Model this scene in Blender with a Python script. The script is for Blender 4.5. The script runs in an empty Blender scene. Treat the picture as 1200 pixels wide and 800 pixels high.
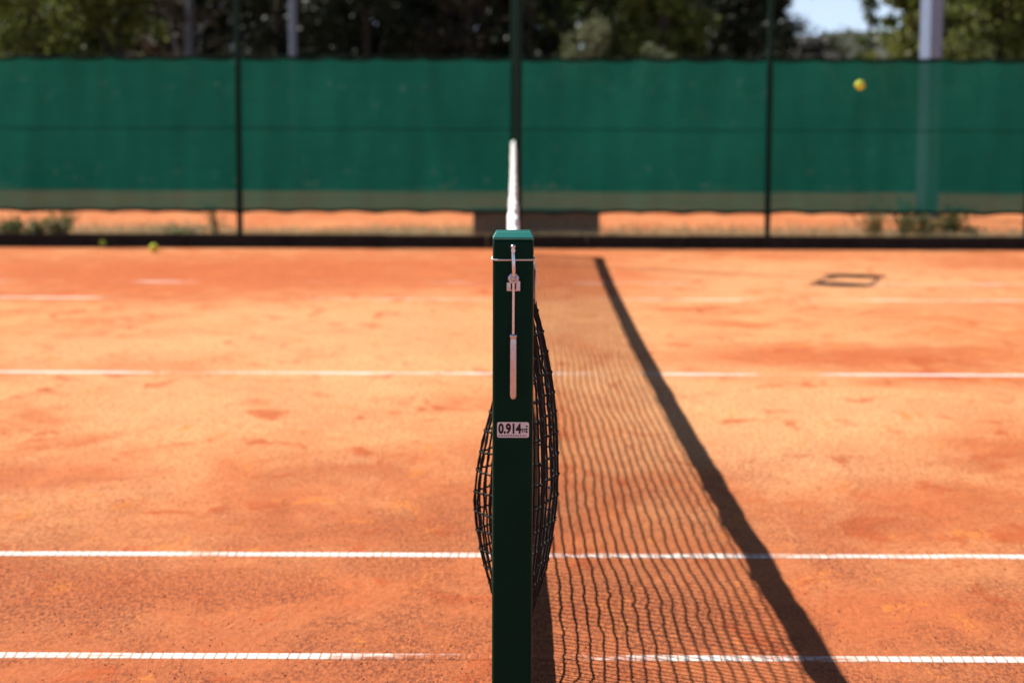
import bpy, bmesh, math, random
from mathutils import Vector, Matrix, noise as mnoise
R = math.radians
PI = math.pi
scene = bpy.context.scene
COL = scene.collection
rnd = random.Random(7)

# ------------------------------------------------------------------ frame of reference
# origin = foot of the near net post; +Y runs along the net, +X to the right, Z up (metres)
CAM = Vector((0.0, -4.06, 1.36)); PITCH = 6.52; FPX = 2400.0
def gy(py):  return 3306.0/(py-125.6) - 4.216                 # photo row of a ground point -> Y
def gx(px, Y): return (px-602.0)*(Y+4.216)/2415.7             # photo column at depth Y -> X
def hz(py, Y):                                               # photo row at depth Y -> height
    k = (py-125.6)/2431.0
    return CAM.z - k*(Y-CAM.y)/(1-.114*k)
SUN = Vector((-.775, .488, 1.0)).normalized()                # towards the sun

# ------------------------------------------------------------------ helpers
class MB:
    def __init__(s): s.v=[]; s.f=[]; s.m=[]; s.smooth=[]
    def add(s, vs, fs, mi=0, sm=False):
        o=len(s.v); s.v += [tuple(v) for v in vs]
        s.f += [tuple(o+i for i in f) for f in fs]; s.m += [mi]*len(fs); s.smooth += [sm]*len(fs)
    def box(s, x0,x1,y0,y1,z0,z1, mi=0):
        s.add([(x0,y0,z0),(x1,y0,z0),(x1,y1,z0),(x0,y1,z0),(x0,y0,z1),(x1,y0,z1),(x1,y1,z1),(x0,y1,z1)],
              [(3,2,1,0),(4,5,6,7),(0,1,5,4),(1,2,6,5),(2,3,7,6),(3,0,4,7)], mi)
    def tube(s, pts, rad, n=8, mi=0, cap=True, sm=True):
        pts=[Vector(p) for p in pts]; N=len(pts)
        rads = rad if isinstance(rad,(list,tuple)) else [rad]*N
        vs=[]; up=None
        for i,p in enumerate(pts):
            d=(pts[min(i+1,N-1)]-pts[max(i-1,0)]).normalized()
            if up is None:
                up = Vector((0,0,1)) if abs(d.z)<.9 else Vector((1,0,0))
            a=(up-d*up.dot(d)).normalized(); b=d.cross(a); up=a
            for k in range(n):
                t=2*PI*k/n
                vs.append(p+(a*math.cos(t)+b*math.sin(t))*rads[i])
        fs=[]
        for i in range(N-1):
            for k in range(n):
                k2=(k+1)%n
                fs.append((i*n+k, i*n+k2, (i+1)*n+k2, (i+1)*n+k))
        s.add(vs,fs,mi,sm)
        if cap:
            s.add(vs[:n],[tuple(reversed(range(n)))],mi); s.add(vs[-n:],[tuple(range(n))],mi)
    def lathe(s, prof, c=(0,0,0), n=20, axis='z', mi=0):
        vs=[]
        for r,h in prof:
            for k in range(n):
                t=2*PI*k/n; x,y=r*math.cos(t),r*math.sin(t)
                p = (x,y,h) if axis=='z' else (x,h,y) if axis=='y' else (h,x,y)
                vs.append((p[0]+c[0],p[1]+c[1],p[2]+c[2]))
        fs=[]
        for i in range(len(prof)-1):
            for k in range(n):
                k2=(k+1)%n; fs.append((i*n+k,i*n+k2,(i+1)*n+k2,(i+1)*n+k))
        s.add(vs,fs,mi,True)
    def build(s, name, mat, parent=None, loc=None, fix=True):
        me=bpy.data.meshes.new(name); me.from_pydata(s.v,[],s.f); 
        mats = mat if isinstance(mat,(list,tuple)) else [mat]
        for m in mats: me.materials.append(m)
        me.polygons.foreach_set('material_index', s.m); me.polygons.foreach_set('use_smooth', s.smooth)
        me.update()
        if fix:
            bm=bmesh.new(); bm.from_mesh(me); bmesh.ops.recalc_face_normals(bm, faces=bm.faces); bm.to_mesh(me); bm.free()
        o=bpy.data.objects.new(name, me); COL.objects.link(o)
        if parent: o.parent=parent
        if loc: o.location=loc
        return o
def empty(name, loc=(0,0,0), rz=0):
    o=bpy.data.objects.new(name,None); COL.objects.link(o); o.location=loc; o.rotation_euler=(0,0,rz); o.empty_display_size=.2
    return o
def tag(o, label=None, cat=None, group=None, kind=None):
    if label: o['label']=label
    if cat: o['category']=cat
    if group: o['group']=group
    if kind: o['kind']=kind
    return o
def bevel(o, w, seg=3):
    m=o.modifiers.new('bevel','BEVEL'); m.width=w; m.segments=seg; m.limit_method='ANGLE'; m.angle_limit=R(40)
    for p in o.data.polygons: p.use_smooth=True
    m2=o.modifiers.new('wn','WEIGHTED_NORMAL'); m2.keep_sharp=True
    return o

# ------------------------------------------------------------------ materials
class NT:
    def __init__(s, name):
        s.m=bpy.data.materials.new(name); s.m.use_nodes=True; s.t=s.m.node_tree; s.t.nodes.clear()
        s.out=s.t.nodes.new('ShaderNodeOutputMaterial')
    def n(s, typ, ins=None, **kw):
        nd=s.t.nodes.new('ShaderNode'+typ)
        for k,v in kw.items(): setattr(nd,k,v)
        for k,v in (ins or {}).items():
            i = nd.inputs[k]
            if hasattr(v,'is_linked') or isinstance(v, bpy.types.NodeSocket): s.t.links.new(v,i)
            else: i.default_value=v
        return nd
    def link(s,a,b): s.t.links.new(a,b)
    def noise(s, vec, scale, detail=4, rough=.55, dist=0):
        return s.n('TexNoise',{'Vector':vec,'Scale':scale,'Detail':detail,'Roughness':rough,'Distortion':dist}).outputs['Fac']
    def ramp(s, fac, stops):
        r=s.n('ValToRGB',{'Fac':fac}); e=r.color_ramp.elements
        while len(e)<len(stops): e.new(.5)
        for i,(p,c) in enumerate(stops):
            e[i].position=p; e[i].color=(c if len(c)==4 else (*c,1)) if isinstance(c,(tuple,list)) else (c,c,c,1)
        return r.outputs['Color']
    def mix(s, fac, a, b, mode='MIX'):
        nd=s.n('Mix', data_type='RGBA', blend_type=mode)
        for i,v in ((0,fac),(6,a),(7,b)):
            if isinstance(v, bpy.types.NodeSocket): s.link(v, nd.inputs[i])
            else: nd.inputs[i].default_value = v if i==0 else (*v,1)
        return nd.outputs[2]
    def math(s, op, a, b=0.0, c=None, clamp=False):
        nd=s.n('Math', operation=op, use_clamp=clamp)
        for i,v in enumerate((a,b) if c is None else (a,b,c)):
            if isinstance(v, bpy.types.NodeSocket): s.link(v, nd.inputs[i])
            else: nd.inputs[i].default_value=v
        return nd.outputs[0]
    def mapping(s, vec, scale=(1,1,1), rot=(0,0,0), loc=(0,0,0)):
        return s.n('Mapping',{'Vector':vec,'Scale':scale,'Rotation':rot,'Location':loc}).outputs['Vector']
    def pos(s): return s.n('NewGeometry').outputs['Position']
    def obj(s): return s.n('TexCoord').outputs['Object']
    def bsdf(s, color, rough=.6, metal=0., spec=.5, normal=None, coat=0.):
        nd=s.n('BsdfPrincipled',{'Roughness':rough,'Metallic':metal,'Specular IOR Level':spec,'Coat Weight':coat})
        if isinstance(color, bpy.types.NodeSocket): s.link(color, nd.inputs['Base Color'])
        else: nd.inputs['Base Color'].default_value=(*color,1)
        if normal is not None: s.link(normal, nd.inputs['Normal'])
        return nd.outputs['BSDF']
    def done(s, sh): s.link(sh, s.out.inputs['Surface']); return s.m
    def bump(s, h, strength, dist, nrm=None):
        ins={'Height':h,'Strength':strength,'Distance':dist}
        if nrm is not None: ins['Normal']=nrm
        return s.n('Bump',ins).outputs['Normal']

def clay_nodes(t):
    p=t.pos()
    # dry pale crust, damp brick red, bright orange scrapes, dark crumbs
    def nz(scale,detail,rough,dist=0,rot=.3,loc=(0,0,0),st=(1,1,1)):
        return t.noise(t.mapping(p,st,(0,0,rot),loc),scale,detail,rough,dist)
    big=nz(.42,4,.6,.3,.2,(2,5,0)); med=nz(1.15,6,.68,.5,.0,(8,1,0),(1,.7,1)); pat=nz(3.4,7,.72,.7,.1,(3,7,0),(1,.6,1))
    scr=nz(4.2,6,.70,.7,.3,(11,2,0),(1,.55,1)); scr2=nz(6.0,6,.70,.6,-.3,(5,21,0),(1,.5,1))
    dent=nz(9.,4,.6,.6,.2,(1,13,0))
    grit=t.noise(t.mapping(p,(1,.45,1)),300,3,.75); fine=t.noise(t.mapping(p,(1,.42,1)),65,5,.75)
    c=t.mix(t.ramp(big,[(.40,0.),(.60,1.)]), (.64,.215,.074), (.80,.370,.150))
    c=t.mix(t.ramp(med,[(.47,0.),(.60,.8)]), c, (.58,.150,.046))
    c=t.mix(t.ramp(pat,[(.50,0.),(.63,.7)]), c, (.82,.405,.180))
    Y=t.n('SeparateXYZ',{'Vector':p}).outputs['Y']
    Yw=t.math('ADD',Y,t.math('MULTIPLY',t.math('SUBTRACT',big,.5),6.0))
    damp=t.ramp(t.math('DIVIDE',t.math('ADD',Yw,2.0),20.0),[(.10,.95),(.20,.72),(.33,.08),(.62,0.),(.74,.55),(.90,.35)])
    c=t.mix(damp, c, (.52,.150,.056))
    # broad worn places of the court: damp red zones and dusty pale zones with ragged edges
    xyz=t.n('SeparateXYZ',{'Vector':p})
    rag=t.math('MULTIPLY',t.math('SUBTRACT',med,.5),1.9); rag2=t.math('MULTIPLY',t.math('SUBTRACT',pat,.5),1.5)
    def place(px,py,rx,ry):
        cx,cy=gx(px,gy(py)),gy(py)
        dx=t.math('DIVIDE',t.math('SUBTRACT',xyz.outputs['X'],cx),rx); dy=t.math('DIVIDE',t.math('SUBTRACT',xyz.outputs['Y'],cy),ry)
        d=t.math('SQRT',t.math('ADD',t.math('MULTIPLY',dx,dx),t.math('MULTIPLY',dy,dy)))
        d=t.math('ADD',d,t.math('ADD',rag,rag2))
        return t.n('MapRange',{'Value':d,'From Min':.45,'From Max':1.25,'To Min':1.,'To Max':0.}).outputs[0]
    for px,py,rx,ry,k in ((470,385,1.9,2.6,.8),(860,480,.85,2.0,.85),(330,470,1.1,1.3,.7),(960,330,2.4,2.2,.75),(150,420,1.2,1.2,.5),(1080,470,.8,.8,.6),(110,560,.45,.5,.5)):
        c=t.mix(t.math('MULTIPLY',place(px,py,rx,ry),k), c, (.86,.43,.195))
    for px,py,rx,ry,k in ((250,322,2.7,2.2,.85),(1010,415,1.0,.55,.8),(660,325,1.0,2.0,.6),(1100,590,.45,.45,.7),(60,560,.4,.35,.7),(300,690,.7,.35,.6),(1050,720,.4,.3,.6)):
        c=t.mix(t.math('MULTIPLY',place(px,py,rx,ry),k), c, (.56,.135,.042))
    c=t.mix(t.ramp(scr,[(.57,0.),(.64,.75)]), c, (.50,.092,.022))
    c=t.mix(t.ramp(scr2,[(.59,0.),(.66,.7)]), c, (.80,.255,.055))
    c=t.mix(t.ramp(fine,[(.38,.85),(.52,0.)]), c, (.43,.110,.040))
    dk=t.noise(t.mapping(p,(1,.34,1),(0,0,0),(1,1,4)),100,5,.88)
    clump=nz(2.1,6,.72,.4,.1,(9,1,4),(1,.6,1))
    g=t.math('MULTIPLY', t.ramp(dk,[(.47,0.),(.55,1.)]), t.ramp(clump,[(.43,0.10),(.55,1.)]))
    gy_=t.n('MapRange',{'Value':t.math('ADD',Yw,0.0),'From Min':1.6,'From Max':4.2,'To Min':1.,'To Max':.22}).outputs[0]
    c=t.mix(t.math('MULTIPLY',g,gy_), c, (.21,.058,.028))
    c=t.mix(t.math('MULTIPLY',t.ramp(grit,[(.58,0.),(.70,1.)]),.55), c, (.82,.46,.28))
    h=t.math('ADD', t.math('MULTIPLY',fine,.30), t.math('ADD', t.math('MULTIPLY',grit,.25), t.math('ADD', t.math('MULTIPLY',pat,1.2), t.math('ADD', t.math('MULTIPLY',scr,1.6), t.math('MULTIPLY',dent,.8)))))
    return p, c, h

def mat_clay():
    t=NT('clay'); p,c,h=clay_nodes(t)
    return t.done(t.bsdf(c,.95,spec=.12,normal=t.bump(h,.8,.012)))
def mat_line(name, cover, seed, hidden=(),hide=.2):
    """white line tape, ribbed across, with clay trodden over it where 'cover' is high"""
    t=NT(name); p,c,h=clay_nodes(t)
    x=t.n('SeparateXYZ',{'Vector':p}).outputs['X']
    rib=t.math('FRACT', t.math('MULTIPLY', t.math('ADD', x, t.math('MULTIPLY',t.noise(p,6,2),.012)), 1/.0262))
    seam=t.ramp(rib,[(0.,1.),(.07,1.),(.15,0.),(.93,0.),(1.,1.)])
    dust=t.noise(p,38,5,.7)
    w=t.mix(t.ramp(dust,[(.40,0.),(.75,.55)]), (.86,.84,.80), (.80,.52,.36))
    w=t.mix(t.math('MULTIPLY',seam,t.ramp(t.noise(p,9,3),[(.35,.55),(.6,1.)])), w, (.45,.17,.085))
    n1=t.noise(t.mapping(p,(1,3,1),(0,0,0),(seed,seed*2.1,0)),1.3,3,.6,.3)
    n2=t.noise(t.mapping(p,(1,2,1),(0,0,0),(seed*3,seed,0)),16,6,.75)
    m=t.math('ADD', t.math('MULTIPLY',n1,1.0), t.math('MULTIPLY',n2,.55))
    for x0,x1 in hidden:
        up=t.n('MapRange',{'Value':x,'From Min':x0-.30,'From Max':x0+.12,'To Min':0.,'To Max':1.}).outputs[0]
        dn=t.n('MapRange',{'Value':x,'From Min':x1-.12,'From Max':x1+.30,'To Min':1.,'To Max':0.}).outputs[0]
        m=t.math('ADD',m,t.math('MULTIPLY',t.math('MULTIPLY',up,dn),hide))
    m=t.ramp(m,[(cover,1.),(cover+.20,0.)])      # 1 = covered with clay
    m=t.math('SUBTRACT',1.0,m)
    col=t.mix(m, w, c)
    return t.done(t.bsdf(col,.85,spec=.2,normal=t.bump(t.math('MULTIPLY',seam,-1.0),.4,.004)))

def mat_paint(name, col, rough=.28, coat=.3, wear=.25, spec=.5):
    t=NT(name); p=t.obj()
    n=t.noise(p,14,5,.6); d=t.noise(t.mapping(p,(1,1,.25)),60,4,.7)
    c=t.mix(t.math('MULTIPLY',t.ramp(n,[(.35,0.),(.7,1.)]),wear), col, tuple(min(1,v*1.5+.004) for v in col))
    c=t.mix(t.ramp(d,[(.72,0.),(.80,.35)]), c, (.16,.11,.08))
    r=t.n('MapRange',{'Value':n,'From Min':.3,'From Max':.7,'To Min':rough*.8,'To Max':rough*1.35}).outputs[0]
    nd=t.bsdf(c,rough,spec=spec,normal=t.bump(t.noise(p,150,3),.06,.002),coat=coat)
    t.link(r, nd.node.inputs['Roughness'])
    return t.done(nd)
def mat_metal(name, col, rough=.35, tarn=.3, metal=1.):
    t=NT(name); p=t.obj(); n=t.noise(p,90,5,.65)
    c=t.mix(t.math('MULTIPLY',t.ramp(n,[(.4,0.),(.7,1.)]),tarn), col, (.30,.17,.11))
    return t.done(t.bsdf(c,rough,metal=metal,normal=t.bump(n,.15,.001)))
def mat_simple(name, a, b, scale=8, rough=.8, spec=.3, bump=.3, bd=.01, stretch=(1,1,1), pos=False):
    t=NT(name); p=t.mapping(t.pos() if pos else t.obj(), stretch); n=t.noise(p,scale,6,.65)
    return t.done(t.bsdf(t.mix(t.ramp(n,[(.3,0.),(.7,1.)]),a,b),rough,spec=spec,normal=t.bump(t.noise(p,scale*5,4,.7),bump,bd)))
def mat_leaf(name, a, b, trans=.45, scale=1.2, hi=None):
    t=NT(name); p=t.pos()
    n=t.noise(p,scale,3,.6); f=t.noise(p,9,2,.6)
    c=t.mix(t.ramp(n,[(.32,0.),(.68,1.)]),a,b)
    if hi: c=t.mix(t.ramp(f,[(.50,0.),(.68,.9)]),c,hi)
    d=t.bsdf(c,.55,spec=.35); tr=t.n('BsdfTranslucent',{'Color':c}).outputs[0]
    return t.done(t.n('MixShader',{0:trans,1:d,2:tr}).outputs[0])
def mat_screen():
    """knitted windscreen: open weave lets a little of what is behind show, threads glow when lit from behind"""
    t=NT('windscreen_fabric'); p=t.obj()
    wob=t.noise(t.mapping(p,(1.1,1,.35)),1.3,4,.6,.4)
    weave=t.noise(t.mapping(p,(.25,1,5)),7,4,.7)
    dirt=t.noise(t.mapping(p,(1.2,1,1.2),(0,0,0),(4,0,2)),2.6,5,.7)
    c=t.mix(t.ramp(wob,[(.3,0.),(.7,1.)]), (.005,.080,.058), (.007,.110,.080))
    c=t.mix(t.ramp(weave,[(.45,0.),(.75,.5)]), c, (.005,.070,.050))
    c=t.mix(t.ramp(dirt,[(.58,0.),(.80,.22)]), c, (.05,.095,.06))
    d=t.bsdf(c,.7,spec=.25); tr=t.n('BsdfTranslucent',{'Color':c}).outputs[0]
    s=t.n('MixShader',{0:.62,1:d,2:tr}).outputs[0]
    op=t.n('MapRange',{'Value':weave,'From Min':.3,'From Max':.7,'To Min':.05,'To Max':.085}).outputs[0]
    s2=t.n('MixShader',{0:op,1:s,2:t.n('BsdfTransparent').outputs[0]}).outputs[0]
    return t.done(s2)

M={}
M['clay']=mat_clay()
M['post_green']=mat_paint('dark_green_enamel',(.002,.032,.021),.28,.0,.25,.06)
M['cap_sheen']=mat_paint('green_cap_sky_sheen',(.045,.27,.23),.22,.5)  # post green lightened: sky reflection and sun on the cap painted into its colour
M['fence_green']=mat_paint('fence_green_paint',(.004,.026,.018),.5,.0,.25,.15)
M['steel']=mat_metal('zinc_steel',(.80,.87,.98),.22,.12,.75)
M['rose']=mat_metal('tarnished_steel',(.66,.73,.85),.27,.30,.72)
M['tape']=mat_simple('white_net_tape',(.84,.84,.82),(.70,.68,.64),6,.85,.2,.4,.004)
M['band']=mat_simple('black_net_band',(.012,.012,.013),(.03,.026,.024),9,.85,.2,.3,.004)
M['cord']=mat_simple('black_net_cord',(.004,.004,.005),(.013,.013,.014),40,.75,.25,.5,.001)
M['sticker']=mat_simple('silver_sticker',(.78,.85,.97),(.84,.90,1.0),30,.42,.5,.05,.0005)
M['ink']=mat_simple('black_print',(.010,.010,.011),(.016,.015,.016),30,.6,.3,.02,.0005)
M['kerb']=mat_simple('dark_kerb',(.030,.022,.019),(.060,.045,.038),5,.9,.2,.6,.01)
M['concrete']=mat_simple('grey_concrete',(.15,.14,.13),(.22,.20,.19),7,.9,.2,.5,.01)
M['galv']=mat_simple('pale_grey_pole',(.20,.30,.46),(.26,.36,.53),3,.5,.4,.1,.003)
M['bluegrey']=mat_simple('painted_grey_pole',(.11,.19,.29),(.15,.23,.34),3,.5,.4,.1,.003)
M['screen']=mat_screen()
M['hem']=mat_simple('dark_green_hem',(.002,.020,.016),(.004,.032,.024),7,.8,.2,.3,.004)
M['bark']=mat_simple('bark',(.05,.035,.025),(.12,.09,.07),5,.9,.2,.9,.03,(1,1,.3))
M['palebark']=mat_simple('pale_bark',(.13,.13,.15),(.24,.23,.25),5,.9,.2,.9,.03,(1,1,.3))
M['leaf_olive']=mat_leaf('olive_green_leaf',(.045,.075,.012),(.17,.20,.035),.5,1.1,(.36,.36,.13))
M['leaf_dark']=mat_leaf('dark_pine_leaf',(.009,.018,.008),(.020,.030,.012),.2,.9,(.05,.045,.02))
M['leaf_mid']=mat_leaf('mid_green_leaf',(.038,.066,.014),(.11,.145,.035),.45,1.0,(.23,.25,.09))
M['leaf_pale']=mat_leaf('grey_olive_leaf',(.14,.17,.085),(.21,.24,.13),.35,1.4,(.31,.33,.20))
M['leaf_brown']=mat_leaf('dry_brown_leaf',(.026,.021,.014),(.065,.05,.03),.3,1.0,(.16,.12,.07))
M['leaf_weed']=mat_leaf('weed_leaf',(.05,.10,.02),(.12,.17,.035),.4,3.0)
M['leaf_dryweed']=mat_leaf('dry_weed',(.34,.28,.15),(.52,.45,.28),.4,3.0)
M['hedge']=mat_leaf('hedge_leaf',(.006,.010,.005),(.018,.024,.010),.15,1.0)

# ------------------------------------------------------------------ world, sun, camera
w=bpy.data.worlds.new("World"); scene.world=w; w.use_nodes=True
nt=w.node_tree; nt.nodes.clear()
sky=nt.nodes.new('ShaderNodeTexSky'); sky.sky_type='NISHITA'; sky.sun_disc=False
sky.sun_elevation=math.asin(SUN.z); sky.sun_rotation=math.atan2(SUN.x,SUN.y)
sky.air_density=1.0; sky.dust_density=.25; sky.ozone_density=1.0
bg=nt.nodes.new('ShaderNodeBackground'); bg.inputs['Strength'].default_value=.047
# pale brightening of the real sky in the last few degrees above the horizon
tc=nt.nodes.new('ShaderNodeTexCoord'); sx=nt.nodes.new('ShaderNodeSeparateXYZ'); nt.links.new(tc.outputs['Generated'],sx.inputs[0])
mr=nt.nodes.new('ShaderNodeMapRange'); mr.interpolation_type='SMOOTHSTEP'
for k_,v_ in (('From Min',.02),('From Max',.16),('To Min',1.),('To Max',0.)): mr.inputs[k_].default_value=v_
nt.links.new(sx.outputs['Z'],mr.inputs['Value'])
tn=nt.nodes.new('ShaderNodeMix'); tn.data_type='RGBA'; tn.inputs[7].default_value=(10.5,13.2,17.0,1)
nt.links.new(mr.outputs[0],tn.inputs[0]); nt.links.new(sky.outputs[0],tn.inputs[6]); nt.links.new(tn.outputs[2],bg.inputs[0])
wo=nt.nodes.new('ShaderNodeOutputWorld'); nt.links.new(bg.outputs[0],wo.inputs[0])
sl=bpy.data.lights.new('sun','SUN'); sl.energy=5.0; sl.angle=R(.53); sl.color=(1,.945,.86)
so=bpy.data.objects.new('sun',sl); COL.objects.link(so); so.rotation_euler=SUN.to_track_quat('Z','Y').to_euler(); so.location=(-20,12,26)
cd=bpy.data.cameras.new('camera'); cam=bpy.data.objects.new('camera',cd); COL.objects.link(cam); scene.camera=cam
cd.sensor_width=36; cd.lens=36*FPX/1200; cd.clip_end=3000; cd.clip_start=.05
rot=Matrix.Rotation(R(.026),4,'Z')@Matrix.Rotation(R(90-PITCH),4,'X')@Matrix.Rotation(R(.19),4,'Z')
cam.matrix_world=Matrix.Translation(CAM)@rot
cd.dof.use_dof=True; cd.dof.focus_distance=4.22; cd.dof.aperture_fstop=4.0; cd.dof.aperture_blades=0
scene.view_settings.view_transform='Standard'; scene.view_settings.look='None'
scene.view_settings.exposure=.54; scene.view_settings.gamma=1
scene.cycles.use_denoising=True
scene.cycles.max_bounces=8; scene.cycles.transparent_max_bounces=12

# ------------------------------------------------------------------ ground
g=MB(); g.add([(-400,-40,-.008),(400,-40,-.008),(400,900,-.008),(-400,900,-.008)],[(0,1,2,3)])
tag(g.build('ground',mat_simple('dry_earth',(.14,.10,.06),(.26,.19,.11),.6,.95,.1,.5,.03,pos=True)),kind='structure')
g=MB(); g.add([(-30,-25,0),(30,-25,0),(30,29.6,0),(-30,29.6,0)],[(0,1,2,3)])
tag(g.build('clay_court',M['clay']),kind='structure')
for py,cov,seed,wd,hid in ((769.7,.765,1.3,.043,((540,655),)),(650.2,.775,4.7,.047,((660,720),)),(437.6,.735,8.1,.056,((60,75),(200,255),(550,742),(916,926))),
                           (350.3,.675,2.9,.055,((150,400),(560,660),(880,920))),(331.2,.645,6.2,.055,((0,60),(240,480),(640,900)))):
    Y=gy(py); l=MB(); n=140
    vs=[]
    for i in range(n+1):
        x=-9+18*i/n
        wv=mnoise.noise(Vector((x*.5,seed,9)))*.010; a=wv+mnoise.noise(Vector((x*4.1,seed,0)))*.004; b=wv+mnoise.noise(Vector((x*4.3,seed,5)))*.004
        vs+= [(x,Y-wd/2+a-.004,.0006),(x,Y-wd/2+a,.002),(x,Y+wd/2+b,.002),(x,Y+wd/2+b+.004,.0006)]
    l.add(vs,[(4*i+k,4*i+4+k,4*i+5+k,4*i+1+k) for i in range(n) for k in range(3)],0,True)
    tag(l.build('court_line',mat_line('line_tape',cov,seed,[(gx(a_,Y),gx(b_,Y)) for a_,b_ in hid],.48 if py>700 else .12 if py>600 else .11)),kind='structure')
# kerb at the edge of the court, in short lengths butted together
KY=20.1-4.216; k=MB(); x=-13.0
while x<13:
    L=.98; dz=rnd.uniform(-.003,.003); dy=rnd.uniform(-.004,.004)
    k.box(x+.003,x+L-.003,KY+dy,KY+.11+dy,-.05,.117+dz); x+=L
ko=bevel(k.build('kerb',M['kerb']),.006,2); tag(ko,kind='structure')
# low hill beyond
h=MB(); nx,ny=90,16; vs=[]
for j in range(ny+1):
    for i in range(nx+1):
        x=-260+520*i/nx; y=170+150*j/ny
        e=math.sin(PI*min(1,j/ny*1.0))**.8
        prof=6.3+2.6*math.exp(-((x-38)/22)**2)+2*mnoise.noise(Vector((x*.03,y*.02,1)))+1.0*mnoise.noise(Vector((x*.15,y*.1,3)))
        vs.append((x,y,-.3+e*prof*1.15))
h.add(vs,[(j*(nx+1)+i,j*(nx+1)+i+1,(j+1)*(nx+1)+i+1,(j+1)*(nx+1)+i) for j in range(ny) for i in range(nx)],0,True)
t=NT('scrub_hill'); p=t.pos(); n1=t.noise(p,.35,5,.7); n2=t.noise(p,.09,3,.6)
c=t.mix(t.ramp(n1,[(.4,0.),(.62,1.)]),(.085,.078,.070),(.028,.032,.022)); c=t.mix(t.ramp(n2,[(.45,0.),(.65,.7)]),c,(.13,.13,.14))
tag(h.build('hill',t.done(t.bsdf(c,.95,spec=.1))),kind='structure')

# ------------------------------------------------------------------ near net post
PW=.0816; PH=hz(278.5,0)
def net_post(Y, PH):
    root=empty('net_post',(0,Y,0))
    b=MB(); b.box(-PW/2,PW/2,0,PW,-.02,PH-.001); bo=bevel(b.build('shaft',M['post_green'],root),.010,6)
    c=MB(); q=PW/2; i=.0065; z0,z1=PH,PH+.0115
    c.add([(-q,0,z0-.004),(q,0,z0-.004),(q,PW,z0-.004),(-q,PW,z0-.004),
           (-q,0,z0),(q,0,z0),(q,PW,z0),(-q,PW,z0),
           (-q+i,i*1.9,z1),(q-i,i*1.9,z1),(q-i,PW-i,z1),(-q+i,PW-i,z1)],
          [(3,2,1,0),(0,1,5,4),(1,2,6,5),(2,3,7,6),(3,0,4,7),(4,5,9,8),(5,6,10,9),(6,7,11,10),(7,4,8,11),(8,9,10,11)])
    bevel(c.build('cap',M['cap_sheen'],root),.0018,3)
    f=MB(); f.box(-.075,.075,-.035,PW+.035,0.003,.012); bevel(f.build('base_plate',M['post_green'],root),.002,2)
    return root
post=net_post(0,PH)
tag(post,'dark green square net post with steel crank and number sticker, close to the viewer','net post','posts holding the tennis net')
def Z(py): return hz(py,0)
def PX(px): return (px-601.6)*4.06/2400
# white cord round the post
c=MB(); q=PW/2+.0014; zc=Z(304.3); pts=[]
for cx,cy,a0 in ((q-.006,-.0014+.006,-90),(q-.006,PW-.004,0),(-q+.006,PW-.004,90),(-q+.006,-.0014+.006,180)):
    for j in range(5):
        a=R(a0+j*22.5); pts.append((cx+.006*math.cos(a),cy+.006*math.sin(a),zc+.0006*math.sin(j)))
pts.append(pts[0]); c.tube(pts,.0018,8); c.build('cord_loop',M['tape'],post)
# crank: peg, hook rod, eye, bracket, thin rod, sleeve grip
pg=MB(); pg.tube([(0,-.001,Z(293)),(0,-.016,Z(293))],.0042,12); pg.tube([(0,-.012,Z(296)),(0,-.012,Z(289.5))],[.0034,.0036],12)
pg.lathe([(.0,0),(.0046,.0005),(.0052,.003),(.0044,.006),(0,.0068)],(0,-.012,Z(290)),14)
pg.build('peg',M['steel'],post)
hk=MB(); hk.tube([(-.0004,-.0125,Z(296.5)),(.0006,-.014,Z(305)),(.0012,-.0145,Z(316)),(.001,-.013,Z(323.5))],[.0034,.0038,.0036,.003],12)
hk.build('hook_rod',M['steel'],post)
ey=MB(); ez=Z(325.5); rr=.0078
ring=[(rr*math.cos(R(a))+.0008,-.0105,ez+rr*math.sin(R(a))) for a in range(0,361,20)]
ey.tube(ring,.0036,10); ey.lathe([(0,-.016),(.0045,-.0155),(.005,-.012),(.005,-.002)],(.0008,0,ez),14,'y'); ey.build('eye_ring',M['rose'],post)
bk=MB(); zb0,zb1=Z(340.5),Z(328.5)
bk.box(PX(594),PX(599.2),-.0085,.0002,zb0,zb1-.003); bk.box(PX(604.8),PX(610),-.0085,.0002,zb0,zb1); bk.box(PX(594),PX(610),-.0025,.0002,zb0-.001,zb0+.0035)
bevel(bk.build('bracket',M['rose'],post),.0012,2)
rd=MB(); rd.tube([(.0008,-.0105,Z(330)),(.0006,-.0105,Z(392))],.0027,12); rd.build('crank_rod',M['steel'],post)
gp=MB(); z0,z1=Z(467),Z(391)
gp.lathe([(0,z0),(.0035,z0+.0008),(.0058,z0+.004),(.0068,z0+.009),(.0066,z1-.012),(.0064,z1-.010),(.0064,z1-.006),(.0074,z1-.005),(.0076,z1),(.003,z1+.0006)],(.0008,-.0115,0),18)
gp.build('crank_grip',M['rose'],post)
for px,py in ((589,309),(598,316)): pass
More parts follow.
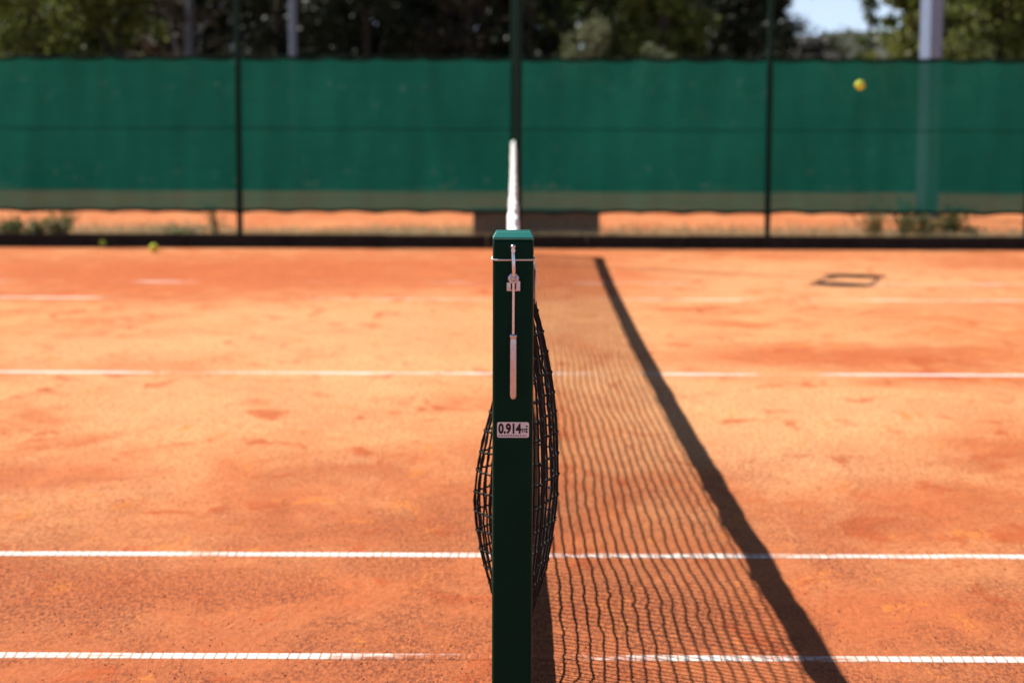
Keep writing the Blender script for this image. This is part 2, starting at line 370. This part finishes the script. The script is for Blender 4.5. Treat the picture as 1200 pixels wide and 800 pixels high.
# sticker with the printed height
sx0,sx1,sz0,sz1=PX(583.2),PX(621),Z(512.3),Z(494.2)
st=MB(); rr=.004; out=[]
for cx,cz,a0 in ((sx1-rr,sz1-rr,0),(sx0+rr,sz1-rr,90),(sx0+rr,sz0+rr,180),(sx1-rr,sz0+rr,270)):
    for j in range(6): a=R(a0+j*18); out.append((cx+rr*math.cos(a),cz+rr*math.sin(a)))
n=len(out); st.add([(x,-.0008,z) for x,z in out]+[(x,.0002,z) for x,z in out],[tuple(range(n))]+[(i,i+n,(i+1)%n+n,(i+1)%n) for i in range(n)])
sto=st.build('sticker',M['sticker'],post)
def text_mesh(s, size, x, z, name, parent, mat, sx=1., off=0.0, y=-.0011):
    cu=bpy.data.curves.new('txt','FONT'); cu.body=s; cu.size=size; cu.offset=off; cu.align_x='LEFT'; cu.extrude=.0001
    o=bpy.data.objects.new('txt',cu); COL.objects.link(o); dg=bpy.context.evaluated_depsgraph_get(); dg.update()
    me=bpy.data.meshes.new_from_object(o.evaluated_get(dg)); bpy.data.objects.remove(o)
    me.transform(Matrix.Translation((x,y,z))@Matrix.Rotation(R(90),4,'X')@Matrix.Diagonal((sx,1,1,1)))
    me.name=name; me.materials.clear(); me.materials.append(mat)
    ob=bpy.data.objects.new(name,me); COL.objects.link(ob); ob.parent=parent; return ob
hgt=sz1-sz0
text_mesh('0.914',hgt*.86,sx0+.0028,sz0+hgt*.29,'printed_number',sto,M['ink'],.76,.0011)
text_mesh('m',hgt*.52,sx0+.0488,sz0+hgt*.34,'printed_unit',sto,M['ink'],.85,.0003)
fp=MB(); x=sx0+.003
while x<sx1-.006:
    L=rnd.uniform(.0016,.0042); fp.box(x,x+L,-.0012,-.0007,sz0+hgt*.10,sz0+hgt*.10+rnd.uniform(.0012,.0019)); x+=L+.0009
for j in range(3): fp.box(sx1-.0062,sx1-.0028,-.0012,-.0007,sz0+hgt*(.32+.18*j),sz0+hgt*(.42+.18*j))
fp.build('fine_print',M['ink'],sto)

NL=19.28-4.216                                               # far end of the net
fpost=net_post(NL,1.022); tag(fpost,'dark green net post at the far end of the net, near the kerb','net post','posts holding the tennis net')

# ------------------------------------------------------------------ the net
net=empty('tennis_net',(0,.09,0)); tag(net,'black mesh tennis net with white top band, billowing beside its near post','tennis net')
S0,S1=.0,NL-.09
def top(s): t=(s+.09)/NL; return 1.05-.072*4*t*(1-t)
def swell(s):
    K=((0,.012),(.15,.066),(.27,.101),(.36,.088),(.455,-.03),(.58,-.089),(.67,-.05),(.77,-.006),(1.2,.006),(1.6,.012))
    for (a,va),(b,vb) in zip(K,K[1:]):
        if s<=b:
            t=(s-a)/(b-a); t=t*t*(3-2*t); return va+(vb-va)*t
    return .012*math.cos((s-1.6)*2.3)+.014*mnoise.noise(Vector((s*.9,2.2,0)))
def lerpk(K,v):                                              # smooth curve through the knots
    n=len(K)
    for i in range(n-1):
        if v<=K[i+1][0] or i==n-2:
            (a,p1),(b,p2)=K[i],K[i+1]; t=(v-a)/(b-a)
            m1=(p2-K[max(0,i-1)][1])/(b-K[max(0,i-1)][0])*(b-a); m2=(K[min(n-1,i+2)][1]-p1)/(K[min(n-1,i+2)][0]-a)*(b-a)
            return (2*t**3-3*t*t+1)*p1+(t**3-2*t*t+t)*m1+(3*t*t-2*t**3)*p2+(t**3-t*t)*m2
ER=((0,.0),(.18,.46),(.32,.82),(.48,1.),(.62,.98),(.77,.86),(.89,.66),(1.,.42))
EL=((0,.04),(.13,.45),(.28,.86),(.42,1.),(.55,.84),(.68,.52),(.82,.18),(1.,.0))
def bulge(s,H):
    tp=top(s)-.085; v=max(0,min(1,(H-.10)/(tp-.10)))
    w=swell(s); e=lerpk(ER,v) if w>0 and s<.45 else lerpk(EL,v)
    e2=math.sin(2*PI*v)
    return w*e + .008*e2*mnoise.noise(Vector((s*1.2,0,4))) + .006*mnoise.noise(Vector((s*2.0,H*2.2,9)))*min(1,v*4)*min(1,(1-v)*6)
# white top band: a folded tape hanging over the cable
tb=MB(); ns=240; prof=[(-.5,-1),(-.52,-.55),(-.5,-.22),(-.36,-.05),(0,0),(.36,-.05),(.5,-.22),(.52,-.55),(.5,-1)]
vs=[]
for i in range(ns+1):
    s=S0-.006+(S1-S0+.012)*(i/ns)**1.25
    th=.030+.008*s/NL+.003*mnoise.noise(Vector((s*5,1,1))); hh=.085+.006*mnoise.noise(Vector((s*3,4,1)))
    cx=.030*math.exp(-(s/.32)**2)+.006*mnoise.noise(Vector((s*2.2,7,1)))+.0045*mnoise.noise(Vector((s*8,7,3)))
    for a,b in prof: vs.append((cx+a*th+.003*mnoise.noise(Vector((s*7,a*3,b*2))),s,top(s)+b*hh+.002*mnoise.noise(Vector((s*6,2,3)))))
m_=len(prof)
tb.add(vs,[(i*m_+k,i*m_+k+1,(i+1)*m_+k+1,(i+1)*m_+k) for i in range(ns) for k in range(m_-1)],0,True)
tbo=tb.build('top_band',M['tape'],net); sd=tbo.modifiers.new('solid','SOLIDIFY'); sd.thickness=.0015
# cable sticking out of the band at both posts
cb=MB(); cb.tube([(0,-.012+(S1+.02)*i/60,top(-.012+(S1+.02)*i/60)-.006) for i in range(61)],.004,8)
cb.build('cable',M['steel'],net)
# bottom band
bb=MB(); ns=300; vs=[]
for i in range(ns+1):
    s=S0+(S1-S0)*i/ns; wv=.010*mnoise.noise(Vector((s*1.1,3,3)))+.006*math.sin(s*3.1)
    zb=.035+.010*mnoise.noise(Vector((s*.9,8,1)))
    for dx,z in ((-.004,zb),(-.005,zb+.05),(-.004,zb+.095),(.004,zb+.095),(.005,zb+.05),(.004,zb)): vs.append((wv+dx,s,z))
bb.add(vs,[(i*6+k,i*6+(k+1)%6,(i+1)*6+(k+1)%6,(i+1)*6+k) for i in range(ns) for k in range(6)],0,True)
bb.build('bottom_band',M['band'],net)
# netting: square knotted mesh
rows=20; nm=MB(); sp=[.002]
while sp[-1]<S1-.03: sp.append(sp[-1]+(.021 if sp[-1]<.75 else .034 if sp[-1]<1.1 else .045))
cols=len(sp)-1
def node(i,j):
    s=sp[i]; zt=top(s)-.080; zb=.125; v=j/(rows-1)
    jit=Vector((0,s*7.3,j*1.7)); a=mnoise.noise(jit)*.007; b=mnoise.noise(jit+Vector((5,0,0)))*.008
    H=zb+(zt-zb)*v + (b if 0<j<rows-1 else 0)
    droop=.022*mnoise.noise(Vector((s*.8,v*2.0,6)))*math.sin(PI*v)
    H+=droop
    return Vector((bulge(s,H), max(S0,min(S1,s+a+.02*math.sin(PI*v)*mnoise.noise(Vector((s*1.3,H,2)))*1.2)), H))
grid=[[node(i,j) for j in range(rows)] for i in range(cols+1)]
CR=.0025
for i in range(cols+1):
    near=i<50
    for j in range(rows):
        p=grid[i][j]
        if near or (i+j)%1==0:
            r=.0052 if near else .0048
            nm.add([p+Vector(d)*r for d in ((1,0,0),(-1,0,0),(0,1,0),(0,-1,0),(0,0,1.15),(0,0,-1.15))],
                   [(0,2,4),(2,1,4),(1,3,4),(3,0,4),(2,0,5),(1,2,5),(3,1,5),(0,3,5)],0,True)
        for a,b in ((1,0),(0,1)):
            if i+a<=cols and j+b<rows:
                q=grid[i+a][j+b]; mid=(p+q)/2+Vector((rnd.gauss(0,.0012),rnd.gauss(0,.0015),-.002 if a else 0))
                nm.tube([p,mid,q],CR if near else .0039,6 if near else 4,0,False)
# side cord lacing along the near post
nm.tube([grid[0][j] for j in range(rows)],.003,6); nm.tube([grid[cols][j] for j in range(rows)],.003,5)
nm.build('netting',M['cord'],net,fix=False)

# ------------------------------------------------------------------ floodlight pole by the far end of the net (its head stands above the frame)
PY=18.13-4.216; fl=empty('floodlight_pole',(.042,PY,0))
tag(fl,'thin dark green pole with two small floodlights, at the far end of the net','pole')
b=MB(); b.tube([(0,0,0),(0,0,3.30)],[.031,.029],12); b.build('pole',M['fence_green'],fl)
b=MB(); b.tube([(-.17,-.42,3.30),(-.14,-.2,3.25),(-.02,0,3.23),(.04,.2,3.25),(.07,.42,3.30)],.020,10); b.build('crossarm',M['fence_green'],fl)
b=MB(); b.tube([(-.17,-.42,3.62),(-.10,-.25,3.69),(-.04,0,3.70),(.03,.25,3.69),(.07,.42,3.62)],.014,8); b.build('brace',M['fence_green'],fl)
for ax,ay in ((-.17,-.42),(.07,.42)):
    b=MB(); b.lathe([(.0001,3.29),(.10,3.30),(.18,3.36),(.205,3.45),(.18,3.55),(.10,3.63),(.0001,3.65)],(ax,ay,0),16); bo=b.build('lamp_head',M['fence_green'],fl)
    b=MB(); b.lathe([(.0001,.214),(.05,.210),(.075,.196)],(ax,ay,3.46),14,'x'); b.build('lamp_glass',M['galv'],bo)

# ------------------------------------------------------------------ tennis balls
t=NT('tennis_ball_felt'); p=t.obj(); n=t.noise(p,420,4,.8)
t.pos(); MF=t.done(t.bsdf(t.mix(t.ramp(n,[(.3,0.),(.7,1.)]),(.60,.72,.04),(.80,.88,.10)),.95,spec=.1,normal=t.bump(n,.7,.004)))
MS=mat_simple('ball_seam',(.62,.64,.5),(.7,.7,.58),30,.8)
def ball(loc, label, r=.0335, rot=(0,0,0), group='tennis balls'):
    o=empty('tennis_ball',loc); o.rotation_euler=rot
    b=MB(); N=20
    b.lathe([(max(1e-5,r*math.sin(PI*k/14)),-r*math.cos(PI*k/14)) for k in range(15)],(0,0,0),24); b.build('felt',MF,o)
    s=MB(); pts=[]
    for k in range(61):
        a=2*PI*k/60; A=.44*PI
        th=PI/2-(PI/2-.44)*math.cos(a)*1.0; ph=a/1+.44*math.sin(2*a)
        ph=(PI/2-.0)*0+ a + .9*math.sin(2*a)*0
        x=math.cos(a)*.72+math.cos(3*a)*.28; y=math.sin(a)*.72-math.sin(3*a)*.28; z=.95*math.sin(2*a)*.75
        v=Vector((x,y,z)).normalized()*(r*1.002); pts.append(v)
    s.tube(pts,r*.045,6,0,False); s.build('seam',MS,o)
    return tag(o,label,'tennis ball',group)
Yb=gy(297.0); ball((gx(181,Yb),Yb,.041),'bright yellow tennis ball lying on the clay just before the kerb',.041,(.4,.3,1))
Yk=KY-.045; ball((gx(121,Yk),Yk,.0335),'dull shaded tennis ball against the dark kerb',.0335,(1,.2,.4))
Ya=10.4; ball((gx(1007,Ya)*(Ya+4.06)/(Ya+4.216),Ya,hz(98.3,Ya)),'yellow tennis ball in mid air in front of the green windscreen',.0335,(.8,.5,0))

# ------------------------------------------------------------------ fence with windscreen
FY=20.75-4.216
fence=empty('windscreen_fence',(0,FY,0)); tag(fence,'green fabric windscreen fence on slim dark green posts behind the kerb','fence')
xs=[-10.55,-7.95,-5.34,-2.75,0.0,2.555,5.16,7.76,10.36]
for x in xs:
    b=MB(); b.tube([(x,0,-.02),(x,0,2.62)],.030,14); b.lathe([(.031,2.62),(.033,2.625),(.028,2.645),(.0001,2.652)],(x,0,0),14); b.build('post',M['fence_green'],fence)
zt_l,zt_r=hz(66.5,FY),hz(66.5,FY); ZT=hz(67.5,FY); ZB=hz(247,FY)
for a,c in zip(xs,xs[1:]):
    s=MB(); hm=MB(); nx=64; nz=20; vs=[]
    ed_t=[];ed_b=[]
    for i in range(nx+1):
        u=i/nx; x=a+.004+(c-a-.008)*u
        tie=abs(math.sin(u*PI*6)); 
        zt=ZT-.032*tie**.8*(.6+.6*abs(mnoise.noise(Vector((x*1.5,1,0)))))+.008*mnoise.noise(Vector((x*3,3,0)))+.006
        zb=ZB+.016*tie-.012+.014*mnoise.noise(Vector((x*2,9,0)))
        for j in range(nz+1):
            v=j/nz; z=zb+(zt-zb)*v
            y=.034+.028*math.sin(PI*v)*mnoise.noise(Vector((x*.9,z*.8,2)))+.012*mnoise.noise(Vector((x*5,z*1.2,4)))
            vs.append((x,y,z))
        ed_t.append(vs[-1]); ed_b.append(vs[-nz-1])
    s.add(vs,[(i*(nz+1)+j,(i+1)*(nz+1)+j,(i+1)*(nz+1)+j+1,i*(nz+1)+j+1) for i in range(nx) for j in range(nz)],0,True)
    so_=s.build('screen_panel',M['screen'],fence,fix=False)
    for nm_,ed,hw in (('top_hem',ed_t,.022),('bottom_hem',ed_b,.022)):
        hb=MB(); vv=[]
        for x,y,z in ed: vv+=[(x,y-.004,z-hw),(x,y-.006,z+hw*.4),(x,y+.004,z+hw*.4),(x,y+.003,z-hw)]
        hb.add(vv,[(4*i+k,4*i+(k+1)%4,4*i+4+(k+1)%4,4*i+4+k) for i in range(nx) for k in range(4)],0,True)
        hb.build(nm_,M['hem'],so_)
    # doubled seam across the middle
    sm=MB(); zm=hz(152,FY); vv=[]
    for i in range(nx+1):
        x=a+.004+(c-a-.008)*i/nx; z=zm+.004*mnoise.noise(Vector((x*2,5,5)))
        v=(z-ZB)/(ZT-ZB); y=.034+.028*math.sin(PI*v)*mnoise.noise(Vector((x*.9,z*.8,2)))+.012*mnoise.noise(Vector((x*5,z*1.2,4)))-.004
        vv+=[(x,y,z-.006),(x,y,z+.006)]
    sm.add(vv,[(2*i,2*i+2,2*i+3,2*i+1) for i in range(nx)],0,True); sm.build('seam',M['screen'],so_,fix=False)
wr=MB()
for z in (ZT+.006,ZB+.004): wr.tube([(-10.6,.031,z),(10.4,.031,z)],.003,6)
wr.build('tension_wire',M['fence_green'],fence)

# ------------------------------------------------------------------ concrete block, poles
BY=FY+.55; b=MB(); b.box(gx(555,BY),gx(703,BY),BY,BY+.5,-.01,.305)
bo=bevel(b.build('concrete_block',M['concrete']),.012,3); tag(bo,'dark grey concrete block under the windscreen beside the central fence post','block')
PYY=21.5; pl=empty('square_pole',(gx(1089.5,PYY)*.993,PYY,0),R(31)); tag(pl,'wide square pale grey metal pole behind the windscreen','pole')
b=MB(); b.box(-.098,.098,-.098,.098,0,7.5); bevel(b.build('shaft',M['galv'],pl),.008,2)
b=MB(); b.box(-.19,.19,-.19,.19,.002,.022); b.build('base_plate',M['concrete'],pl)
b=MB(); b.box(-.11,.11,-.11,.11,7.502,7.52); b.build('cap',M['galv'],pl)
PY2=30; p2=empty('round_pole',(gx(345,PY2),PY2,0)); tag(p2,'slim round blue grey pole before the dark trees','pole')
b=MB(); b.tube([(0,0,0),(0,0,6.5)],[.068,.055],14); b.build('shaft',M['bluegrey'],p2)
b=MB(); b.lathe([(.055,6.5),(.06,6.51),(.04,6.55),(.0001,6.56)],(0,0,0),14); b.build('cap',M['bluegrey'],p2)

# ------------------------------------------------------------------ vegetation
def leaf(mb, p, L, W, rng, mi=0):
    d=Vector((rng.gauss(0,1),rng.gauss(0,1),rng.gauss(0,.8))).normalized()
    a=d.orthogonal().normalized(); a=Matrix.Rotation(rng.random()*2*PI,3,d)@a
    b=d*L/2; c=a*W/2
    mb.add([p-b,p-c,p+b,p+c],[(0,1,2,3)],mi)
def crown(mb, c, rad, nclump, nleaf, L, rng, clump_r=.28, hollow=.55):
    c=Vector(c)
    for _ in range(nclump):
        while True:
            d=Vector((rng.uniform(-1,1),rng.uniform(-1,1),rng.uniform(-1,1)))
            if hollow<d.length<1: break
        k=Vector((d.x*rad[0],d.y*rad[1],d.z*rad[2])); cr=clump_r*rng.uniform(.6,1.35)*min(rad)
        for _ in range(nleaf):
            o=Vector((rng.gauss(0,.5),rng.gauss(0,.5),rng.gauss(0,.42)))*cr
            leaf(mb,c+k+o,L*rng.uniform(.6,1.5),L*.6*rng.uniform(.6,1.4),rng)
def tree(name,label,px,Y,ht,rad,mat,bark='bark',low=.8,nclump=110,nleaf=70,L=.12,tr=.12,seed=1,group='trees beyond the fence',limbs=6,clump_r=.28,hollow=.45,cat='tree'):
    rng=random.Random(seed); root=empty(name,(gx(px,Y),Y,0)); tag(root,label,cat,group)
    b=MB(); pts=[Vector((.1*mnoise.noise(Vector((z,seed,0)))*z*.4,.1*mnoise.noise(Vector((z,seed,5))),z)) for z in [0,ht*.2,ht*.4,ht*.6,ht*.8]]
    b.tube(pts,[tr*1.25,tr,tr*.8,tr*.5,tr*.2],8)
    cz=(low+ht)/2
    for i in range(limbs):
        z0=ht*rng.uniform(.15,.6); a=rng.random()*2*PI
        e=Vector((math.cos(a)*rad[0]*.75,math.sin(a)*rad[1]*.75,min(ht*.9,z0+ht*rng.uniform(.05,.3))))
        m=Vector((e.x*.45,e.y*.45,z0+(e.z-z0)*.35)); b.tube([(0,0,z0),m,e],[tr*.45,tr*.3,tr*.1],6)
    b.build('trunk',M[bark],root)
    c=MB(); crown(c,(0,0,cz),(rad[0],rad[1],(ht-low)/2),nclump,nleaf,L,rng,clump_r,hollow); c.build('crown',M[mat],root,fix=False)
    return root
def xm(pxw,Y): return pxw*(Y+4.216)/2415.7
T=tree
T('olive_tree','sunlit olive green tree at the left edge of the fence line',45,33,5.2,(1.35,1.2),'leaf_olive',seed=11,nclump=120)
T('olive_tree','olive green tree with a straight right edge, left of the dark gap',143,33.5,5.0,(.78,1.0),'leaf_olive',seed=12,nclump=110)
T('pine_tree','dark tree with a pale trunk left of the left fence post',225,37,6.4,(1.0,1.1),'leaf_brown','palebark',low=2.1,seed=13,nclump=60)
T('pine_tree','dark tree behind the slim blue grey pole',330,39,6.6,(1.3,1.1),'leaf_dark',seed=14,nclump=110)
T('pine_tree','dark dense tree right of the slim blue grey pole',430,38,6.8,(1.35,1.1),'leaf_dark',seed=15,nclump=120)
T('pine_tree','brownish dark tree left of the central fence post',552,37,6.3,(.95,1.0),'leaf_brown',seed=16,nclump=110)
T('pine_tree','almost black dense tree just right of the central fence post',620,36,6.4,(.72,.9),'leaf_dark',seed=17,nclump=120)
T('broadleaf_tree','yellowish green tree behind the pale round bush',690,37,6.2,(.95,1.0),'leaf_mid',seed=18,nclump=110)
T('broadleaf_tree','green tree with loose crown between two pale bushes',775,36,6.0,(.95,1.0),'leaf_olive',low=1.4,seed=19,nclump=80)
T('pine_tree','dark rounded pine at the left edge of the sky gap',868,38,6.0,(.95,1.0),'leaf_dark',low=2.3,seed=20,nclump=130)
T('shrub','dark low tree under the pine at the sky gap',905,40,3.15,(.75,.9),'leaf_dark',low=.3,seed=31,nclump=70,tr=.06,group='shrubs beyond the fence',cat='shrub')
T('olive_tree','yellow green tree between the sky gap and the square pole',1072,32,5.0,(.58,.9),'leaf_olive',low=.6,seed=21,nclump=100)
T('olive_tree','large olive tree right of the square pole',1168,33,5.4,(1.15,1.1),'leaf_olive',seed=22,nclump=130)
T('cypress_tree','sparse thin upright tree standing in the sky gap',1015,40,5.5,(.22,.25),'leaf_mid','palebark',low=.8,nclump=50,nleaf=26,L=.11,tr=.075,seed=23,limbs=5,clump_r=.5)
def bush(name,label,px,Y,ht,rx,mat,seed,n=60,L=.09):
    return T(name,label,px,Y,ht,(rx,rx*.9),mat,low=.15,nclump=n,nleaf=80,L=L,tr=.04,seed=seed,group='shrubs beyond the fence',limbs=4,clump_r=.3,hollow=.3,cat='shrub')
bush('shrub','pale grey green rounded bush right of the central fence post',692,31,2.92,.52,'leaf_pale',41,80,.07)
bush('shrub','pale ragged bush right of the rounded bush',770,31.5,2.75,.42,'leaf_pale',42,46,.07)
bush('shrub','dry tan bush at the foot of the left olive trees',172,30.5,2.62,.34,'leaf_brown',43,50,.07)
bush('shrub','grey brown scrub below the sky gap',955,44,3.2,1.0,'leaf_brown',44,60,.09)
bush('shrub','taller brown scrub just right of the dark low tree in the sky gap',930,46,3.5,.7,'leaf_brown',47,60,.09)
bush('shrub','greyish scrub in front of the hill beside the thin upright tree',990,47,3.3,.75,'leaf_mid',48,50,.09)
bush('shrub','small olive scrub left of the square pole',1040,30,2.6,.45,'leaf_olive',45,40,.07)
bush('shrub','low scrub against the right olive tree',1135,30,2.7,.5,'leaf_mid',46,45,.07)
# far wood: one dark mass of trees behind
rng=random.Random(99); fw=MB()
for px in list(range(-120,905,62))+list(range(1120,1330,60)):
    Y=48+rng.uniform(-3,5); ht=rng.uniform(6.5,8.5); rx=xm(46,Y)
    crown(fw,(gx(px,Y),Y,ht*.46),(rx,1.3,ht*.5),90,75,.30,rng,.42,.1)
tag(fw.build('far_wood',M['leaf_dark'],fix=False),'dark far wood closing the view behind the trees','wood',kind='stuff')
# hedge that shows dark through the screen
hd=MB()
for i in range(20000):
    x=rng.uniform(-11.5,11.5); z=rng.uniform(0,1.75)+.15*mnoise.noise(Vector((x,0,0))); y=29.9+rng.uniform(0,.9)
    leaf(hd,Vector((x,y,max(.02,z))),.20,.13,rng)
hr=empty('hedge',(0,0,0)); tag(hr,'long dark hedge showing through the green windscreen','hedge')
hd.build('foliage',M['hedge'],hr,fix=False)
hs=MB()
for i in range(40): x=-11+22*i/39; hs.tube([(x,30.4,0),(x+.05,30.4,1.0)],[.03,.015],5)
hs.build('stem',M['bark'],hr)
# dry grass behind the kerb
gr=MB()
for i in range(30000):
    x=rng.uniform(-6.5,6.5); y=FY-.25+abs(rng.gauss(0,1.2))
    dens=mnoise.noise(Vector((x*.7,y*.5,3)))
    if dens<-.30 or (gx(555,BY)-.05<x<gx(703,BY)+.05 and BY-.05<y<BY+.55): continue
    hgt_=rng.uniform(.05,.15)*(.7+.8*max(0,dens)); a=rng.random()*2*PI; ww=.006
    d=Vector((math.cos(a),math.sin(a),0)); l=Vector((rng.gauss(0,.35),rng.gauss(0,.35),1))*hgt_
    gr.add([Vector((x,y,0))-d*ww,Vector((x,y,0))+d*ww,Vector((x,y,0))+l],[(0,1,2)],0)
tag(gr.build('dry_grass',M['leaf_dryweed'],fix=False),'thin dry grass along the strip behind the kerb','grass',kind='stuff')
def weed(label,px,Y,ht,spread,n,seed,dry=.25,thick=.05):
    rng=random.Random(seed); root=empty('weed',(gx(px,Y),Y,0)); tag(root,label,'weed','weeds growing behind the kerb')
    sb=MB(); lb=MB()
    for i in range(n):
        a=rng.random()*2*PI; e=Vector((math.cos(a)*spread*rng.random(),math.sin(a)*spread*.6*rng.random(),ht*rng.uniform(.5,1)))
        m=Vector((e.x*.4,e.y*.4,e.z*.55)); sb.tube([(e.x*.1,e.y*.1,0),m,e],[.004,.003,.0015],5)
        for k in range(22):
            t=rng.uniform(.15,1); p=(m*(t/.5) if t<.5 else m.lerp(e,(t-.5)/.5)); p=p+Vector((rng.gauss(0,.03),rng.gauss(0,.03),rng.gauss(0,.02)))
            if p.z<.02: p.z=.03
            leaf(lb,p,thick*rng.uniform(.5,1.3),thick*.4*rng.uniform(.6,1.2),rng,1 if rng.random()<dry else 0)
    sb.build('stem',M['leaf_dryweed'],root); lb.build('foliage',[M['leaf_weed'],M['leaf_dryweed']],root,fix=False)
W=weed; YW=FY+.22
W('low leafy green weed at the far left behind the kerb',14,YW+.1,.26,.40,40,61)
W('small green weed second from the left behind the kerb',42,YW,.22,.30,24,62)
W('tallest bushy green weed left of the yellow ball',72,YW+.05,.30,.28,34,63)
W('thin sparse weed just left of the left fence post',252,YW+.3,.40,.16,9,64,.3)
W('low dark weed behind the kerb right of the yellow ball',208,YW,.15,.42,24,65,.4)
W('dry straw coloured weed left of the green weeds at right',1024,YW+.5,.40,.36,24,66,.6)
W('upright green weed in front of the square pole',1060,YW+.4,.46,.38,36,67)
W('widest green weed at the foot of the square pole',1086,YW+.25,.32,.34,34,70,.3)
W('dense green weed right of the square pole foot',1114,YW+.3,.40,.36,36,68,.1)
W('dry low weed at the right end of the weeds',1140,YW+.2,.20,.22,14,69,.6)
# loose clay crumbs on the near half of the court
cr=MB(); rng=random.Random(5)
for i in range(26000):
    y=.3+rng.random()**1.6*7.0; x=rng.uniform(-1,1)*(.30*(y+4.2))
    if mnoise.noise(Vector((x*1.6,y*1.6,2)))+.25*mnoise.noise(Vector((x*6,y*6,2)))<rng.uniform(-.35,.45): continue
    q=.0009+.0034*rng.random()**4; p=Vector((x,y,q*.45))
    vs=[p+Vector((rng.uniform(.6,1.2)*dx,rng.uniform(.6,1.2)*dy,rng.uniform(.5,1.)*dz_))*q for dx,dy,dz_ in ((1,0,-.4),(-.5,.87,-.4),(-.5,-.87,-.4),(0,0,1))]
    cr.add(vs,[(0,1,3),(1,2,3),(2,0,3)],0)
tag(cr.build('clay_crumbs',mat_simple('clay_crumb',(.42,.11,.04),(.66,.25,.11),50,.95,.1,.2,.001,pos=True),fix=False),'loose crumbs of red clay scattered over the near court','clay crumbs',kind='stuff')
